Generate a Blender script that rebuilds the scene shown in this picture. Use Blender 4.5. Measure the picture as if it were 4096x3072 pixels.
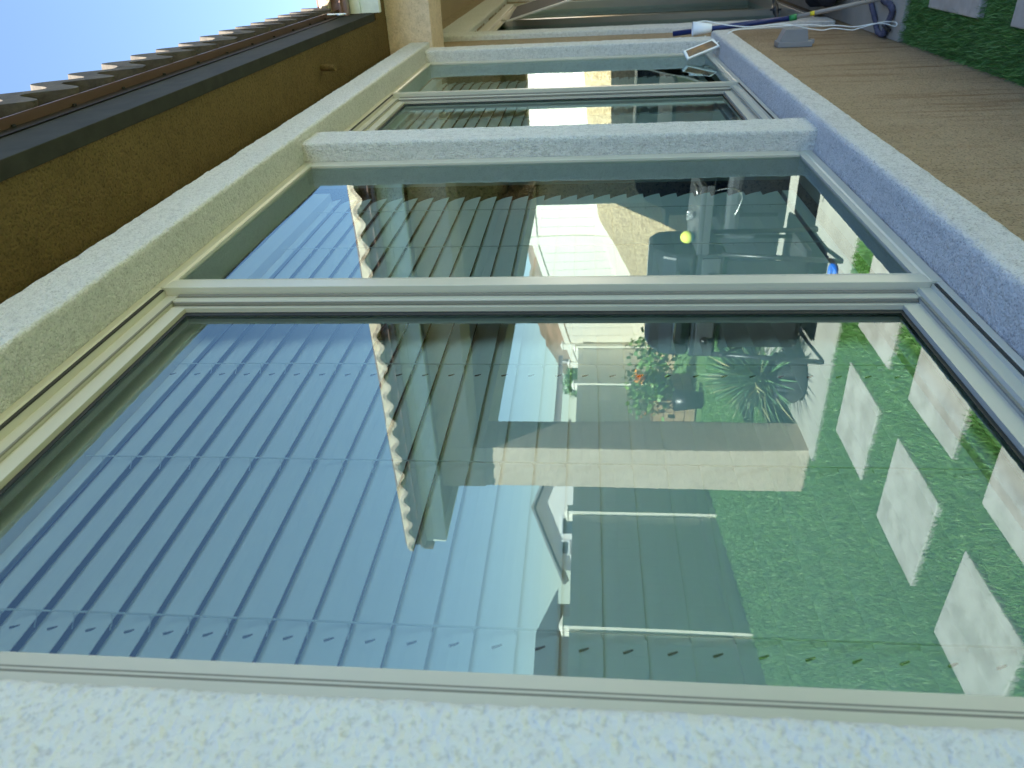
import bpy, bmesh, math, random
import numpy as np
from mathutils import Vector, Matrix, noise
R = math.radians
random.seed(7); rng = np.random.default_rng(7)
sc = bpy.context.scene
for o in list(bpy.data.objects): bpy.data.objects.remove(o)
COL = sc.collection

# ------------------------------------------------------------- camera
cam = bpy.data.objects.new('camera', bpy.data.cameras.new('camera')); COL.objects.link(cam); sc.camera = cam
cam.data.sensor_width = 36; cam.data.sensor_fit = 'HORIZONTAL'
cam.data.lens = 2950/4096*36
cam.data.clip_start = .02; cam.data.clip_end = 2000
rx = (0.08719187, 0.04683813, -0.99508983); dn = (-0.52298979, 0.85231983, -0.00570741); fw = (0.84786747, 0.52091946, 0.09881122)
M = Matrix(((rx[0], -dn[0], -fw[0], 0), (rx[1], -dn[1], -fw[1], -.53), (rx[2], -dn[2], -fw[2], 1.485), (0, 0, 0, 1)))
cam.matrix_world = M
cam.data.dof.use_dof = True; cam.data.dof.focus_distance = 1.7; cam.data.dof.aperture_fstop = 8
# ------------------------------------------------------------- sky and sun
EL, AZ = R(54.5), R(279.5)          # sun high over the near end of the wall, a little behind it
w = bpy.data.worlds.new('World'); sc.world = w; w.use_nodes = True
nt = w.node_tree; bg = nt.nodes['Background']
sky = nt.nodes.new('ShaderNodeTexSky'); sky.sky_type = 'NISHITA'; sky.sun_disc = False
sky.sun_elevation = EL; sky.sun_rotation = AZ; sky.air_density = .95; sky.dust_density = 0.; sky.ozone_density = 1.8
nt.links.new(sky.outputs[0], bg.inputs[0]); bg.inputs[1].default_value = .076
sun = bpy.data.objects.new('sun', bpy.data.lights.new('sun', 'SUN')); COL.objects.link(sun)
sun.data.energy = 5; sun.data.angle = R(.5); sun.data.color = (1, .95, .87)
sd = Vector((math.sin(AZ)*math.cos(EL), math.cos(AZ)*math.cos(EL), math.sin(EL)))
sun.rotation_euler = sd.to_track_quat('Z', 'Y').to_euler(); sun.location = (-5, 2, 8)
vs = sc.view_settings; vs.view_transform = 'Standard'; vs.look = 'None'; vs.gamma = 1; vs.exposure = 2.42
try:
    sc.cycles.transparent_max_bounces = 24; sc.cycles.max_bounces = 14; sc.cycles.glossy_bounces = 6; sc.cycles.diffuse_bounces = 6
    sc.cycles.caustics_reflective = False
except Exception: pass

# ------------------------------------------------------------- helpers
def tag(o, label=None, cat=None, group=None, kind=None):
    if label: o['label'] = label
    if cat: o['category'] = cat
    if group: o['group'] = group
    if kind: o['kind'] = kind
    return o
def empty(name, loc=(0, 0, 0), label=None, cat=None, group=None):
    o = bpy.data.objects.new(name, None); o.location = loc; COL.objects.link(o); o.empty_display_size = .1
    return tag(o, label, cat, group)
def link(name, me, m, parent=None, smooth=False):
    if m: me.materials.append(m)
    o = bpy.data.objects.new(name, me); COL.objects.link(o)
    if parent:
        o.parent = parent
        p, off = parent, Vector((0, 0, 0))
        while p: off += p.location; p = p.parent
        o.location = -off                     # meshes are written in world coordinates
    if smooth:
        me.polygons.foreach_set('use_smooth', [True]*len(me.polygons))
    return o
class MB:
    def __init__(s): s.v = []; s.f = []
    def add(s, vs, fs):
        n = len(s.v); s.v += [tuple(v) for v in vs]; s.f += [tuple(i+n for i in f) for f in fs]; return s
    def box(s, x0, x1, y0, y1, z0, z1, b=0, rot=None, c=None):
        if b:
            bm = bmesh.new(); bmesh.ops.create_cube(bm, size=1)
            for v in bm.verts: v.co = Vector(((x0+x1)/2+v.co.x*(x1-x0), (y0+y1)/2+v.co.y*(y1-y0), (z0+z1)/2+v.co.z*(z1-z0)))
            bmesh.ops.bevel(bm, geom=bm.edges[:], offset=b, segments=2, profile=.6, affect='EDGES')
            vs = [v.co.copy() for v in bm.verts]; fs = [[v.index for v in f.verts] for f in bm.faces]; bm.free()
        else:
            vs = [Vector((x, y, z)) for x in (x0, x1) for y in (y0, y1) for z in (z0, z1)]
            fs = [(0, 1, 3, 2), (4, 6, 7, 5), (0, 4, 5, 1), (2, 3, 7, 6), (0, 2, 6, 4), (1, 5, 7, 3)]
        if rot is not None:
            c = Vector(c) if c is not None else Vector(((x0+x1)/2, (y0+y1)/2, (z0+z1)/2))
            vs = [rot @ (v-c)+c for v in vs]
        return s.add(vs, fs)
    def tube(s, pts, r, n=10, cap=True):
        pts = [Vector(p) for p in pts]; rr = r if isinstance(r, (list, tuple)) else [r]*len(pts)
        rings = []; up = None
        for i, p in enumerate(pts):
            t = (pts[min(i+1, len(pts)-1)]-pts[max(i-1, 0)])
            t = t.normalized() if t.length > 1e-9 else Vector((0, 0, 1))
            if up is None:
                up = Vector((0, 0, 1)) if abs(t.z) < .9 else Vector((1, 0, 0))
            a = t.cross(up).normalized(); up = a.cross(t).normalized()
            rings.append([p+a*math.cos(2*math.pi*k/n)*rr[i]+up*math.sin(2*math.pi*k/n)*rr[i] for k in range(n)])
        vs = [v for ring in rings for v in ring]
        fs = [(i*n+k, i*n+(k+1) % n, (i+1)*n+(k+1) % n, (i+1)*n+k) for i in range(len(pts)-1) for k in range(n)]
        if cap: fs += [tuple(range(n))[::-1], tuple(range((len(pts)-1)*n, len(pts)*n))]
        return s.add(vs, fs)
    def lathe(s, prof, c, n=24):
        vs = [(c[0]+r*math.cos(2*math.pi*k/n), c[1]+r*math.sin(2*math.pi*k/n), c[2]+z) for r, z in prof for k in range(n)]
        fs = [(i*n+k, i*n+(k+1) % n, (i+1)*n+(k+1) % n, (i+1)*n+k) for i in range(len(prof)-1) for k in range(n)]
        return s.add(vs, fs)
    def prism(s, poly, axis, t0, t1):
        n = len(poly)
        def P(a, b, t): return (t, a, b) if axis == 'x' else ((a, t, b) if axis == 'y' else (a, b, t))
        vs = [P(a, b, t0) for a, b in poly]+[P(a, b, t1) for a, b in poly]
        return s.add(vs, [(i, (i+1) % n, n+(i+1) % n, n+i) for i in range(n)]+[tuple(range(n))[::-1], tuple(range(n, 2*n))])
    def build(s, name, m, parent=None, smooth=False):
        me = bpy.data.meshes.new(name); me.from_pydata(s.v, [], s.f)
        bm = bmesh.new(); bm.from_mesh(me); bmesh.ops.recalc_face_normals(bm, faces=bm.faces); bm.to_mesh(me); bm.free()
        me.update()
        return link(name, me, m, parent, smooth)
def round_poly(poly, r, seg=4, step=.012):
    """rounded corners and points every few millimetres along a closed profile"""
    out = []; n = len(poly)
    for i in range(n):
        p0, p, p1 = Vector(poly[i-1]), Vector(poly[i]), Vector(poly[(i+1) % n])
        rr = r[i] if isinstance(r, (list, tuple)) else r
        a = p+(p0-p).normalized()*rr; b = p+(p1-p).normalized()*rr
        for k in range(seg+1):
            t = k/seg; out.append((1-t)**2*a+2*t*(1-t)*p+t*t*b)
    res = []
    for i in range(len(out)):
        a, b = out[i], out[(i+1) % len(out)]
        d = (b-a).length; k = max(1, int(d/step))
        for j in range(k): res.append(a+(b-a)*j/k)
    return res
def rough(name, poly, axis, t0, t1, m, parent, r=.012, step=.012, amp=.0016, fr=55, fine=None):
    """stucco-covered bar: extruded rounded profile with a lumpy surface"""
    pf = round_poly(poly, r, step=step); n = len(pf); k = max(2, int((t1-t0)/step)+1)
    ts = [t0+(t1-t0)*i/(k-1) for i in range(k)]
    def P(a, b, t): return Vector((t, a, b)) if axis == 'x' else (Vector((a, t, b)) if axis == 'y' else Vector((a, b, t)))
    cx = sum(p.x for p in pf)/n; cy = sum(p.y for p in pf)/n
    vs = []
    for i, t in enumerate(ts):
        for j, p in enumerate(pf):
            e = (pf[(j+1) % n]-pf[j-1]); nn = Vector((e.y, -e.x)); nn.normalize()
            if nn.dot(p-Vector((cx, cy))) < 0: nn = -nn
            q = P(p.x, p.y, t)
            d = amp*(noise.noise(q*fr)+.5*noise.noise(q*fr*2.3)) + amp*.7*noise.noise(q*6)
            g = p+nn*d; vs.append(P(g.x, g.y, t))
    fs = [(i*n+j, i*n+(j+1) % n, (i+1)*n+(j+1) % n, (i+1)*n+j) for i in range(k-1) for j in range(n)]
    fs += [tuple(range(n))[::-1], tuple(range((k-1)*n, k*n))]
    me = bpy.data.meshes.new(name); me.from_pydata([tuple(v) for v in vs], [], fs)
    bm = bmesh.new(); bm.from_mesh(me); bmesh.ops.recalc_face_normals(bm, faces=bm.faces); bm.to_mesh(me); bm.free()
    o = link(name, me, m, parent, True)
    return o

# ------------------------------------------------------------- materials
def newmat(name):
    m = bpy.data.materials.new(name); m.use_nodes = True
    nt = m.node_tree; return m, nt, nt.nodes['Principled BSDF']
def N(nt, t, **kw):
    n = nt.nodes.new(t)
    for k, v in kw.items():
        if k in n.inputs: n.inputs[k].default_value = v
        else: setattr(n, k, v)
    return n
def ramp(nt, fac, stops):
    r = nt.nodes.new('ShaderNodeValToRGB'); e = r.color_ramp.elements
    while len(e) < len(stops): e.new(.5)
    for i, (p, c) in enumerate(stops):
        e[i].position = p; e[i].color = (*c, 1) if len(c) == 3 else c
    nt.links.new(fac, r.inputs[0]); return r.outputs[0]
def coords(nt, scale=(1, 1, 1)):
    g = nt.nodes.new('ShaderNodeNewGeometry'); mp = nt.nodes.new('ShaderNodeMapping')
    nt.links.new(g.outputs['Position'], mp.inputs[0]); mp.inputs['Scale'].default_value = scale
    return mp.outputs[0]
def noisef(nt, co, scale, detail=3, rough=.55):
    n = N(nt, 'ShaderNodeTexNoise', Scale=scale, Detail=detail, Roughness=rough); nt.links.new(co, n.inputs['Vector']); return n.outputs[0]
def mixc(nt, f, a, b, mode='MIX'):
    n = nt.nodes.new('ShaderNodeMix'); n.data_type = 'RGBA'; n.blend_type = mode
    for i, v in ((0, f), (6, a), (7, b)):
        if hasattr(v, 'links'): nt.links.new(v, n.inputs[i])
        else: n.inputs[i].default_value = v if i == 0 else (*v, 1)
    return n.outputs[2]
def math2(nt, op, a, b=0.):
    n = nt.nodes.new('ShaderNodeMath'); n.operation = op
    for i, v in ((0, a), (1, b)):
        if hasattr(v, 'links'): nt.links.new(v, n.inputs[i])
        else: n.inputs[i].default_value = v
    return n.outputs[0]
def bump(nt, bs, h, strength=.5, dist=.01):
    b = N(nt, 'ShaderNodeBump', Strength=strength, Distance=dist); nt.links.new(h, b.inputs['Height']); nt.links.new(b.outputs[0], bs.inputs['Normal'])
def stucco(name, c, c2, grain=170, dist=.0035, stain=None, pits=.5, blot_dark=.86):
    m, nt, bs = newmat(name); co = coords(nt)
    a = noisef(nt, co, grain, 4, .6); b = noisef(nt, co, grain*.38, 2, .5)
    big = noisef(nt, co, 3.5, 4, .6)
    h = math2(nt, 'ADD', a, math2(nt, 'MULTIPLY', b, .8))
    vo = N(nt, 'ShaderNodeTexVoronoi', Scale=grain*.55); nt.links.new(co, vo.inputs['Vector'])
    h2 = math2(nt, 'ADD', h, math2(nt, 'MULTIPLY', vo.outputs['Distance'], -.5))
    base = mixc(nt, ramp(nt, big, [(.3, (0, 0, 0)), (.7, (1, 1, 1))]), c, c2)
    pit = ramp(nt, a, [(.36, (1-pits,)*3), (.47, (1, 1, 1))])
    blot = noisef(nt, co, grain*.22, 3, .6)
    col = mixc(nt, 1., mixc(nt, 1., base, pit, 'MULTIPLY'), ramp(nt, blot, [(.36, (blot_dark,)*3), (.52, (1, 1, 1))]), 'MULTIPLY')
    if stain:
        co2 = coords(nt, (9, 9, .9)); s = noisef(nt, co2, 1.6, 5, .65)
        g = nt.nodes.new('ShaderNodeNewGeometry'); sx = nt.nodes.new('ShaderNodeSeparateXYZ'); nt.links.new(g.outputs['Position'], sx.inputs[0])
        low = nt.nodes.new('ShaderNodeMapRange'); nt.links.new(sx.outputs[2], low.inputs[0])
        low.inputs[1].default_value = .72; low.inputs[2].default_value = .25; low.inputs[3].default_value = .15; low.inputs[4].default_value = 1
        f = math2(nt, 'MULTIPLY', ramp(nt, s, [(.5, (0, 0, 0)), (.68, (1, 1, 1))]), low.outputs[0])
        col = mixc(nt, f, col, stain)
    nt.links.new(col, bs.inputs['Base Color']); bs.inputs['Roughness'].default_value = .93
    bs.inputs['Specular IOR Level'].default_value = .2
    bump(nt, bs, h2, .9, dist)
    return m
def plain(name, c, rough=.5, metal=0., var=.0, scale=20, bmp=0., spec=.5, c2=None):
    m, nt, bs = newmat(name); bs.inputs['Roughness'].default_value = rough; bs.inputs['Metallic'].default_value = metal
    bs.inputs['Specular IOR Level'].default_value = spec
    co = coords(nt); n = noisef(nt, co, scale, 5, .6)
    d = c2 or tuple(max(0, x*(1-var)) for x in c)
    nt.links.new(ramp(nt, n, [(.35, d), (.65, c)]), bs.inputs['Base Color'])
    if bmp: bump(nt, bs, n, .6, bmp)
    return m
WHITE = stucco('white_stucco', (.65, .65, .62), (.71, .71, .685), 300, .007, pits=.30)
WHITE2 = stucco('white_stucco_sill', (.56, .55, .54), (.63, .625, .61), 280, .0045, pits=.42)
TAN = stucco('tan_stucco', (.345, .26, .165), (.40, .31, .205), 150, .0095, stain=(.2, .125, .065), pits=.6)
TAN_SHADED = stucco('tan_stucco_shaded', (.12, .083, .028), (.155, .108, .040), 170, .006, pits=.45)  # same tan paint as the wall, darkened: eave shade is in the colour
PALE = stucco('pale_stucco', (.60, .485, .36), (.68, .56, .43), 140, .0035, pits=.2)
VINYL = plain('almond_vinyl', (.49, .475, .40), .32, var=.06, scale=6)
GASKET = plain('black_gasket', (.012, .013, .013), .55)
SLAT = plain('blind_slat', (.93, .935, .92), .38, var=.04, scale=9)
CORDM = plain('blind_cord', (.7, .74, .72), .8)
WHITE3 = stucco('white_stucco_near', (.60, .60, .575), (.63, .63, .61), 190, .0045, pits=.20, blot_dark=.97)
SLOT = plain('soft_slot', (.20, .195, .17), .7)
DARK = plain('dark_slot', (.03, .03, .028), .8)
WOODP = plain('painted_fascia', (.034, .035, .027), .75, var=.3, scale=18, bmp=.0015, spec=.15)
BROWN = plain('brown_flashing', (.20, .12, .095), .33, var=.12, scale=3)
DRIP = plain('drip_edge', (.03, .03, .032), .4, metal=.3)
CEIL = plain('patio_ceiling_paint', (.40, .30, .17), .8, var=.06, scale=5)
ROOM = plain('room_wall', (.09, .085, .075), .9)
CONC = plain('concrete', (.42, .40, .35), .9, var=.16, scale=5, bmp=.002)
BLACKM = plain('black_metal', (.018, .02, .022), .35)
GREYPL = plain('grey_plastic', (.25, .26, .28), .45, var=.05)
WHITEPL = plain('white_plastic', (.82, .84, .84), .4)
def glass_mat():
    m = bpy.data.materials.new('window_glass'); m.use_nodes = True; nt = m.node_tree; nt.nodes.clear()
    out = nt.nodes.new('ShaderNodeOutputMaterial'); mx = nt.nodes.new('ShaderNodeMixShader')
    tr = nt.nodes.new('ShaderNodeBsdfTransparent'); tr.inputs[0].default_value = (.84, 1.0, .965, 1)
    gl = nt.nodes.new('ShaderNodeBsdfGlossy'); gl.inputs[0].default_value = (.80, 1., 1., 1); gl.inputs['Roughness'].default_value = 0.
    fr = nt.nodes.new('ShaderNodeFresnel'); fr.inputs[0].default_value = 2.1
    co = coords(nt); wv = noisef(nt, co, 2.6, 1, .4); bp = N(nt, 'ShaderNodeBump', Strength=.35, Distance=.0022); nt.links.new(wv, bp.inputs['Height']); nt.links.new(bp.outputs[0], gl.inputs['Normal'])
    nt.links.new(fr.outputs[0], mx.inputs[0]); nt.links.new(tr.outputs[0], mx.inputs[1]); nt.links.new(gl.outputs[0], mx.inputs[2]); nt.links.new(mx.outputs[0], out.inputs[0])
    return m
GLASS = glass_mat()
def grass_mat():
    m, nt, bs = newmat('artificial_grass'); co = coords(nt)
    a = noisef(nt, co, 130, 3, .7); b = noisef(nt, co, 2.2, 3, .6)
    c = mixc(nt, b, (.09, .205, .05), (.14, .27, .08))
    c = mixc(nt, ramp(nt, a, [(.3, (0, 0, 0)), (.75, (1, 1, 1))]), c, (.12, .24, .065))
    nt.links.new(c, bs.inputs['Base Color']); bs.inputs['Roughness'].default_value = .75; bump(nt, bs, a, 1, .02); return m
GRASS = grass_mat()
def blade_mat():
    m, nt, bs = newmat('grass_blade'); i = nt.nodes.new('ShaderNodeNewGeometry')
    c = ramp(nt, i.outputs['Random Per Island'], [(0, (.045, .14, .022)), (.55, (.09, .235, .045)), (1, (.20, .35, .10))])
    nt.links.new(c, bs.inputs['Base Color']); bs.inputs['Roughness'].default_value = .5; return m
BLADE = blade_mat()
def tile_mat(name, c, c2):
    m, nt, bs = newmat(name); co = coords(nt); a = noisef(nt, co, 16, 7, .75); b = noisef(nt, co, 140, 3, .6)
    nt.links.new(ramp(nt, a, [(.35, c2), (.62, c)]), bs.inputs['Base Color']); bs.inputs['Roughness'].default_value = .9; bump(nt, bs, b, .8, .003); return m
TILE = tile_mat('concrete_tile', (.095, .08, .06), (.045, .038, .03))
TILE2 = tile_mat('concrete_tile_pale', (.62, .50, .38), (.20, .13, .085))
def dirt_mat():
    m, nt, bs = newmat('dry_dirt'); co = coords(nt); a = noisef(nt, co, 1.1, 6, .7); b = noisef(nt, co, 26, 5, .7)
    c = mixc(nt, a, (.46, .34, .18), (.60, .47, .28)); c = mixc(nt, ramp(nt, b, [(.42, (0, 0, 0)), (.62, (1, 1, 1))]), (.27, .19, .10), c)
    nt.links.new(c, bs.inputs['Base Color']); bs.inputs['Roughness'].default_value = .95; bump(nt, bs, b, 1, .03); return m
DIRT = dirt_mat()
def paver_mat():
    m, nt, bs = newmat('paver_concrete'); co = coords(nt); a = noisef(nt, co, 7, 6, .65); b = noisef(nt, co, 60, 4, .6)
    c = mixc(nt, ramp(nt, a, [(.38, (0, 0, 0)), (.6, (1, 1, 1))]), (.34, .31, .27), (.46, .43, .385))
    nt.links.new(c, bs.inputs['Base Color']); bs.inputs['Roughness'].default_value = .85; bump(nt, bs, b, .5, .002); return m
PAVER = paver_mat()

# ------------------------------------------------------------- the setting
mb = MB(); mb.add([(-400, -400, -.03), (400, -400, -.03), (400, 400, -.03), (-400, 400, -.03)], [(0, 1, 2, 3)])
tag(mb.build('ground', DIRT), 'bare dry ground under and beyond the yard', kind='structure')
mb = MB(); mb.box(3.995, 10.6, -2.44, -.001, -.05, .012, .004)
tag(mb.build('patio_slab', CONC), 'grey concrete patio slab at the foot of the wall', kind='structure')
def fy(x): return -4.72-.17*(x-4)
mb = MB(); mb.add([(-9, fy(-9), -.012), (11.6, fy(11.6), -.012), (11.6, 0, -.012), (-9, 0, -.012)], [(0, 1, 2, 3)])
tag(mb.build('lawn', GRASS), 'green artificial turf base of the yard', kind='structure')
# dirt bank rising to the far fence
bank = [(-.2, 1.62), (-1.3, 1.56), (-3.0, 1.42), (-3.7, 1.30), (-4.1, 1.07), (-4.8, .68), (-5.7, .43), (-6.1, .28), (-7.2, .1)]
def bank_z(y): return float(np.interp(-y, [-p[0] for p in bank], [p[1] for p in bank]))
vs, fs = [], []; nx, ny = 24, 80
for i in range(nx+1):
    for j in range(ny+1):
        x = 10.75+(14-10.75)*i/nx; y = 2-9.4*j/ny
        t = min(1, max(0, (x-10.75)/(12.4-10.75))); z = bank_z(y)*t*t*(3-2*t)-.025+.02*noise.noise(Vector((x*3, y*3, 0)))*t
        vs.append((x, y, z))
for i in range(nx):
    for j in range(ny): fs.append((i*(ny+1)+j, i*(ny+1)+j+1, (i+1)*(ny+1)+j+1, (i+1)*(ny+1)+j))
me = bpy.data.meshes.new('dirt_bank'); me.from_pydata(vs, [], fs)
tag(link('dirt_bank', me, DIRT, smooth=True), 'sunlit bank of dry earth below the pale fence', kind='structure')
# hillside
HILL = plain('hillside_scrub', (.30, .20, .13), .95, scale=.9, c2=(.16, .125, .075), bmp=.05)
vs, fs = [], []; nx, ny = 60, 60
for i in range(nx+1):
    for j in range(ny+1):
        u = i/nx; v = j/ny; x = 22+40*u; y = 22-48*v
        h = 4.6*math.exp(-((x-36)/9)**2)*(1/(1+math.exp(-(y+19.5)/1.3)))
        h *= 1+.16*noise.noise(Vector((x*.35, y*.35, 3)))+.07*noise.noise(Vector((x*1.3, y*1.3, 1)))
        vs.append((x, y, h-.05))
for i in range(nx):
    for j in range(ny): fs.append((i*(ny+1)+j, i*(ny+1)+j+1, (i+1)*(ny+1)+j+1, (i+1)*(ny+1)+j))
me = bpy.data.meshes.new('hillside'); me.from_pydata(vs, [], fs)
tag(link('hillside', me, HILL, smooth=True), 'brown scrub hillside beyond the yard', kind='structure')
# grass blades (uncountable)
def inpav(x, y): return any(a-.006 < x < b+.006 and c-.006 < y < d+.006 for a, b, c, d in PAV)
PS = .475
PAV = []
for k in range(-3, 3):
    x0 = 2.515+.735*k
    PAV.append((x0, x0+PS, -1.29, -.80))
for k in range(-5, 3):
    x0 = 2.52+.735*k
    PAV.append((x0, x0+PS, -2.00, -1.515))
PAV = [p for p in PAV if p[1] < 3.98]
PAVN = [(3.254+PS-.475, 3.254+.475, -1.12, -.64)]
PAV = []
rows = [(-1.29, -.815), (-1.995, -1.52)]
for k in range(-6, 2):
    x0 = 2.515+.735*k
    for a, b in rows: PAV.append((x0, x0+PS, a, b))
# direct-view row hugging the wall
for k in range(-6, 2):
    x0 = 2.521+.735*k
    PAV.append((x0, x0+PS, -.645, -.17))
PAV = [p for p in PAV if p[1] < 3.99]
def blades(x0, x1, y0, y1, dens, hgt, wid):
    n = int((x1-x0)*(y1-y0)*dens)
    P = np.stack([rng.uniform(x0, x1, n), rng.uniform(y0, y1, n)], 1)
    keep = np.ones(n, bool)
    for a, b, c, d in PAV: keep &= ~((P[:, 0] > a+.004) & (P[:, 0] < b-.004) & (P[:, 1] > c+.004) & (P[:, 1] < d-.004))
    P = P[keep]; n = len(P)
    th = rng.uniform(0, 2*np.pi, n); ln = rng.uniform(0, 2*np.pi, n); h = hgt*rng.uniform(.6, 1.25, n); le = h*rng.uniform(.1, .9, n)
    wx, wy = np.cos(th)*wid, np.sin(th)*wid; z0 = np.full(n, -.012)
    b0 = np.stack([P[:, 0]-wx, P[:, 1]-wy, z0], 1); b1 = np.stack([P[:, 0]+wx, P[:, 1]+wy, z0], 1)
    mx = P[:, 0]+np.cos(ln)*le*.45; my = P[:, 1]+np.sin(ln)*le*.45
    m0 = np.stack([mx-wx*.8, my-wy*.8, z0+h*.62], 1); m1 = np.stack([mx+wx*.8, my+wy*.8, z0+h*.62], 1)
    t = np.stack([P[:, 0]+np.cos(ln)*le, P[:, 1]+np.sin(ln)*le, z0+h], 1)
    V = np.stack([b0, b1, m1, m0, t], 1).reshape(-1, 3)
    return V, n
allV = []; tot = 0
for a in ((1.2, 4.0, -2.3, -.004, 15000, .034, .0014), (-.8, 1.2, -3.6, -.6, 6000, .034, .002), (1.2, 4.0, -4.8, -2.3, 5500, .034, .0022), (4.0, 8, -5.3, -2.46, 3500, .034, .003)):
    V, n = blades(*a); allV.append(V); tot += n
V = np.concatenate(allV); me = bpy.data.meshes.new('grass')
me.vertices.add(len(V)); me.vertices.foreach_set('co', V.astype(np.float32).ravel())
idx = np.arange(tot)[:, None]*5
L = np.concatenate([idx+np.array([0, 1, 2, 3]), idx+np.array([3, 2, 4])], 1)   # quad + tri per blade
me.loops.add(tot*7); me.loops.foreach_set('vertex_index', L.ravel().astype(np.int32))
me.polygons.add(tot*2); st = (np.arange(tot)[:, None]*7+np.array([0, 4])).ravel()
me.polygons.foreach_set('loop_start', st.astype(np.int32)); me.update(calc_edges=True)
tag(link('grass', me, BLADE), 'short green artificial grass growing round the paving stones', 'grass', kind='stuff')
# paving stones
for i, (a, b, c, d) in enumerate(PAV):
    mb = MB(); mb.box(a, b, c, d, -.03, .014, .006); o = mb.build('paving_stone', PAVER)
    nth = ['nearest the camera side end', 'second from the near end', 'third along the row', 'fourth along the row', 'fifth along the row', 'sixth along the row', 'last but one', 'last before the patio slab'][min(7, max(0, round((a-2.515)/.735)+6))]
    where = 'beside the tan wall' if c > -.7 else ('in the middle row of the lawn' if c > -1.4 else 'in the outer row of the lawn')
    tag(o, 'square grey paving stone '+where+', '+nth, 'paving stone', 'paving stones '+where)

# ------------------------------------------------------------- the house
ZU, ZS = 2.288, .885                 # underside of the header trim, top of the sill trim
XE = 4.08                            # face of the patio beam
HO = empty('house', (2, 0, 0), 'tan stucco house wall with white trimmed windows, tiled eave and covered patio', 'house')
W1 = (.20, 2.07); W2 = (2.22, 3.93); DOOR = (4.93, 7.45, .05, 2.21)
mb = MB()
def wall(x0, x1, z0, z1): mb.box(x0, x1, 0, .2, z0, z1)
wall(-6, -.2, -.1, 2.7); wall(-.2, XE, -.1, .84); wall(-.2, XE, 2.31, 2.7)
wall(-.2, W1[0], .84, 2.31); wall(W1[1]+.02, W2[0]-.02, .84, 2.31); wall(W2[1]+.02, XE, .84, 2.31)
wall(XE, DOOR[0], -.1, 2.75); wall(DOOR[0], DOOR[1], DOOR[3], 2.75); wall(DOOR[1], 10.9, -.1, 2.75)
mb.box(DOOR[0], DOOR[1], 0, .2, -.1, DOOR[2])
mb.build('wall', TAN, HO)
# room behind the windows
mb = MB(); mb.box(-.4, 8.2, .2, 4.2, -.1, 2.7)
o = mb.build('interior_room', ROOM, HO)
bm = bmesh.new(); bm.from_mesh(o.data)
dl = [f for f in bm.faces if abs(f.calc_center_median().y-.2) < .01]; bmesh.ops.delete(bm, geom=dl, context='FACES'); bm.to_mesh(o.data); bm.free()
# trims: header, sill, jamb, pillars
rough('header_trim', [(-.076, 2.393), (-.076, ZU), (.06, ZU), (.06, 2.393)], 'x', -1.3, XE, WHITE, HO, r=[.006, .010, .002, .002])
rough('sill_trim', [(-.076, .788), (-.076, .874), (.055, ZS+.001), (.055, .788)], 'x', -1.3, XE, WHITE2, HO, r=[.010, .016, .002, .002])
rough('left_jamb_trim', [(.05, -.051), (.338, -.051), (.338, .05), (.05, .05)], 'z', .86, 2.30, WHITE3, HO, r=[.002, .012, .002, .002], step=.0036, amp=.0017, fr=95)
rough('left_jamb_trim', [(-.9, -.0505), (.049, -.0505), (.049, .05), (-.9, .05)], 'z', .86, 2.30, WHITE3, HO, r=[.01, .002, .002, .002], step=.012, amp=.0015)
rough('pillar_trim', [(2.072, -.051), (2.218, -.051), (2.218, .05), (2.072, .05)], 'z', .86, 2.30, WHITE, HO, r=[.010, .010, .002, .002], step=.009)
rough('pillar_trim', [(3.935, -.051), (XE-.004, -.051), (XE-.004, .05), (3.935, .05)], 'z', .86, 2.30, WHITE, HO, r=[.010, .010, .002, .002])
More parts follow.
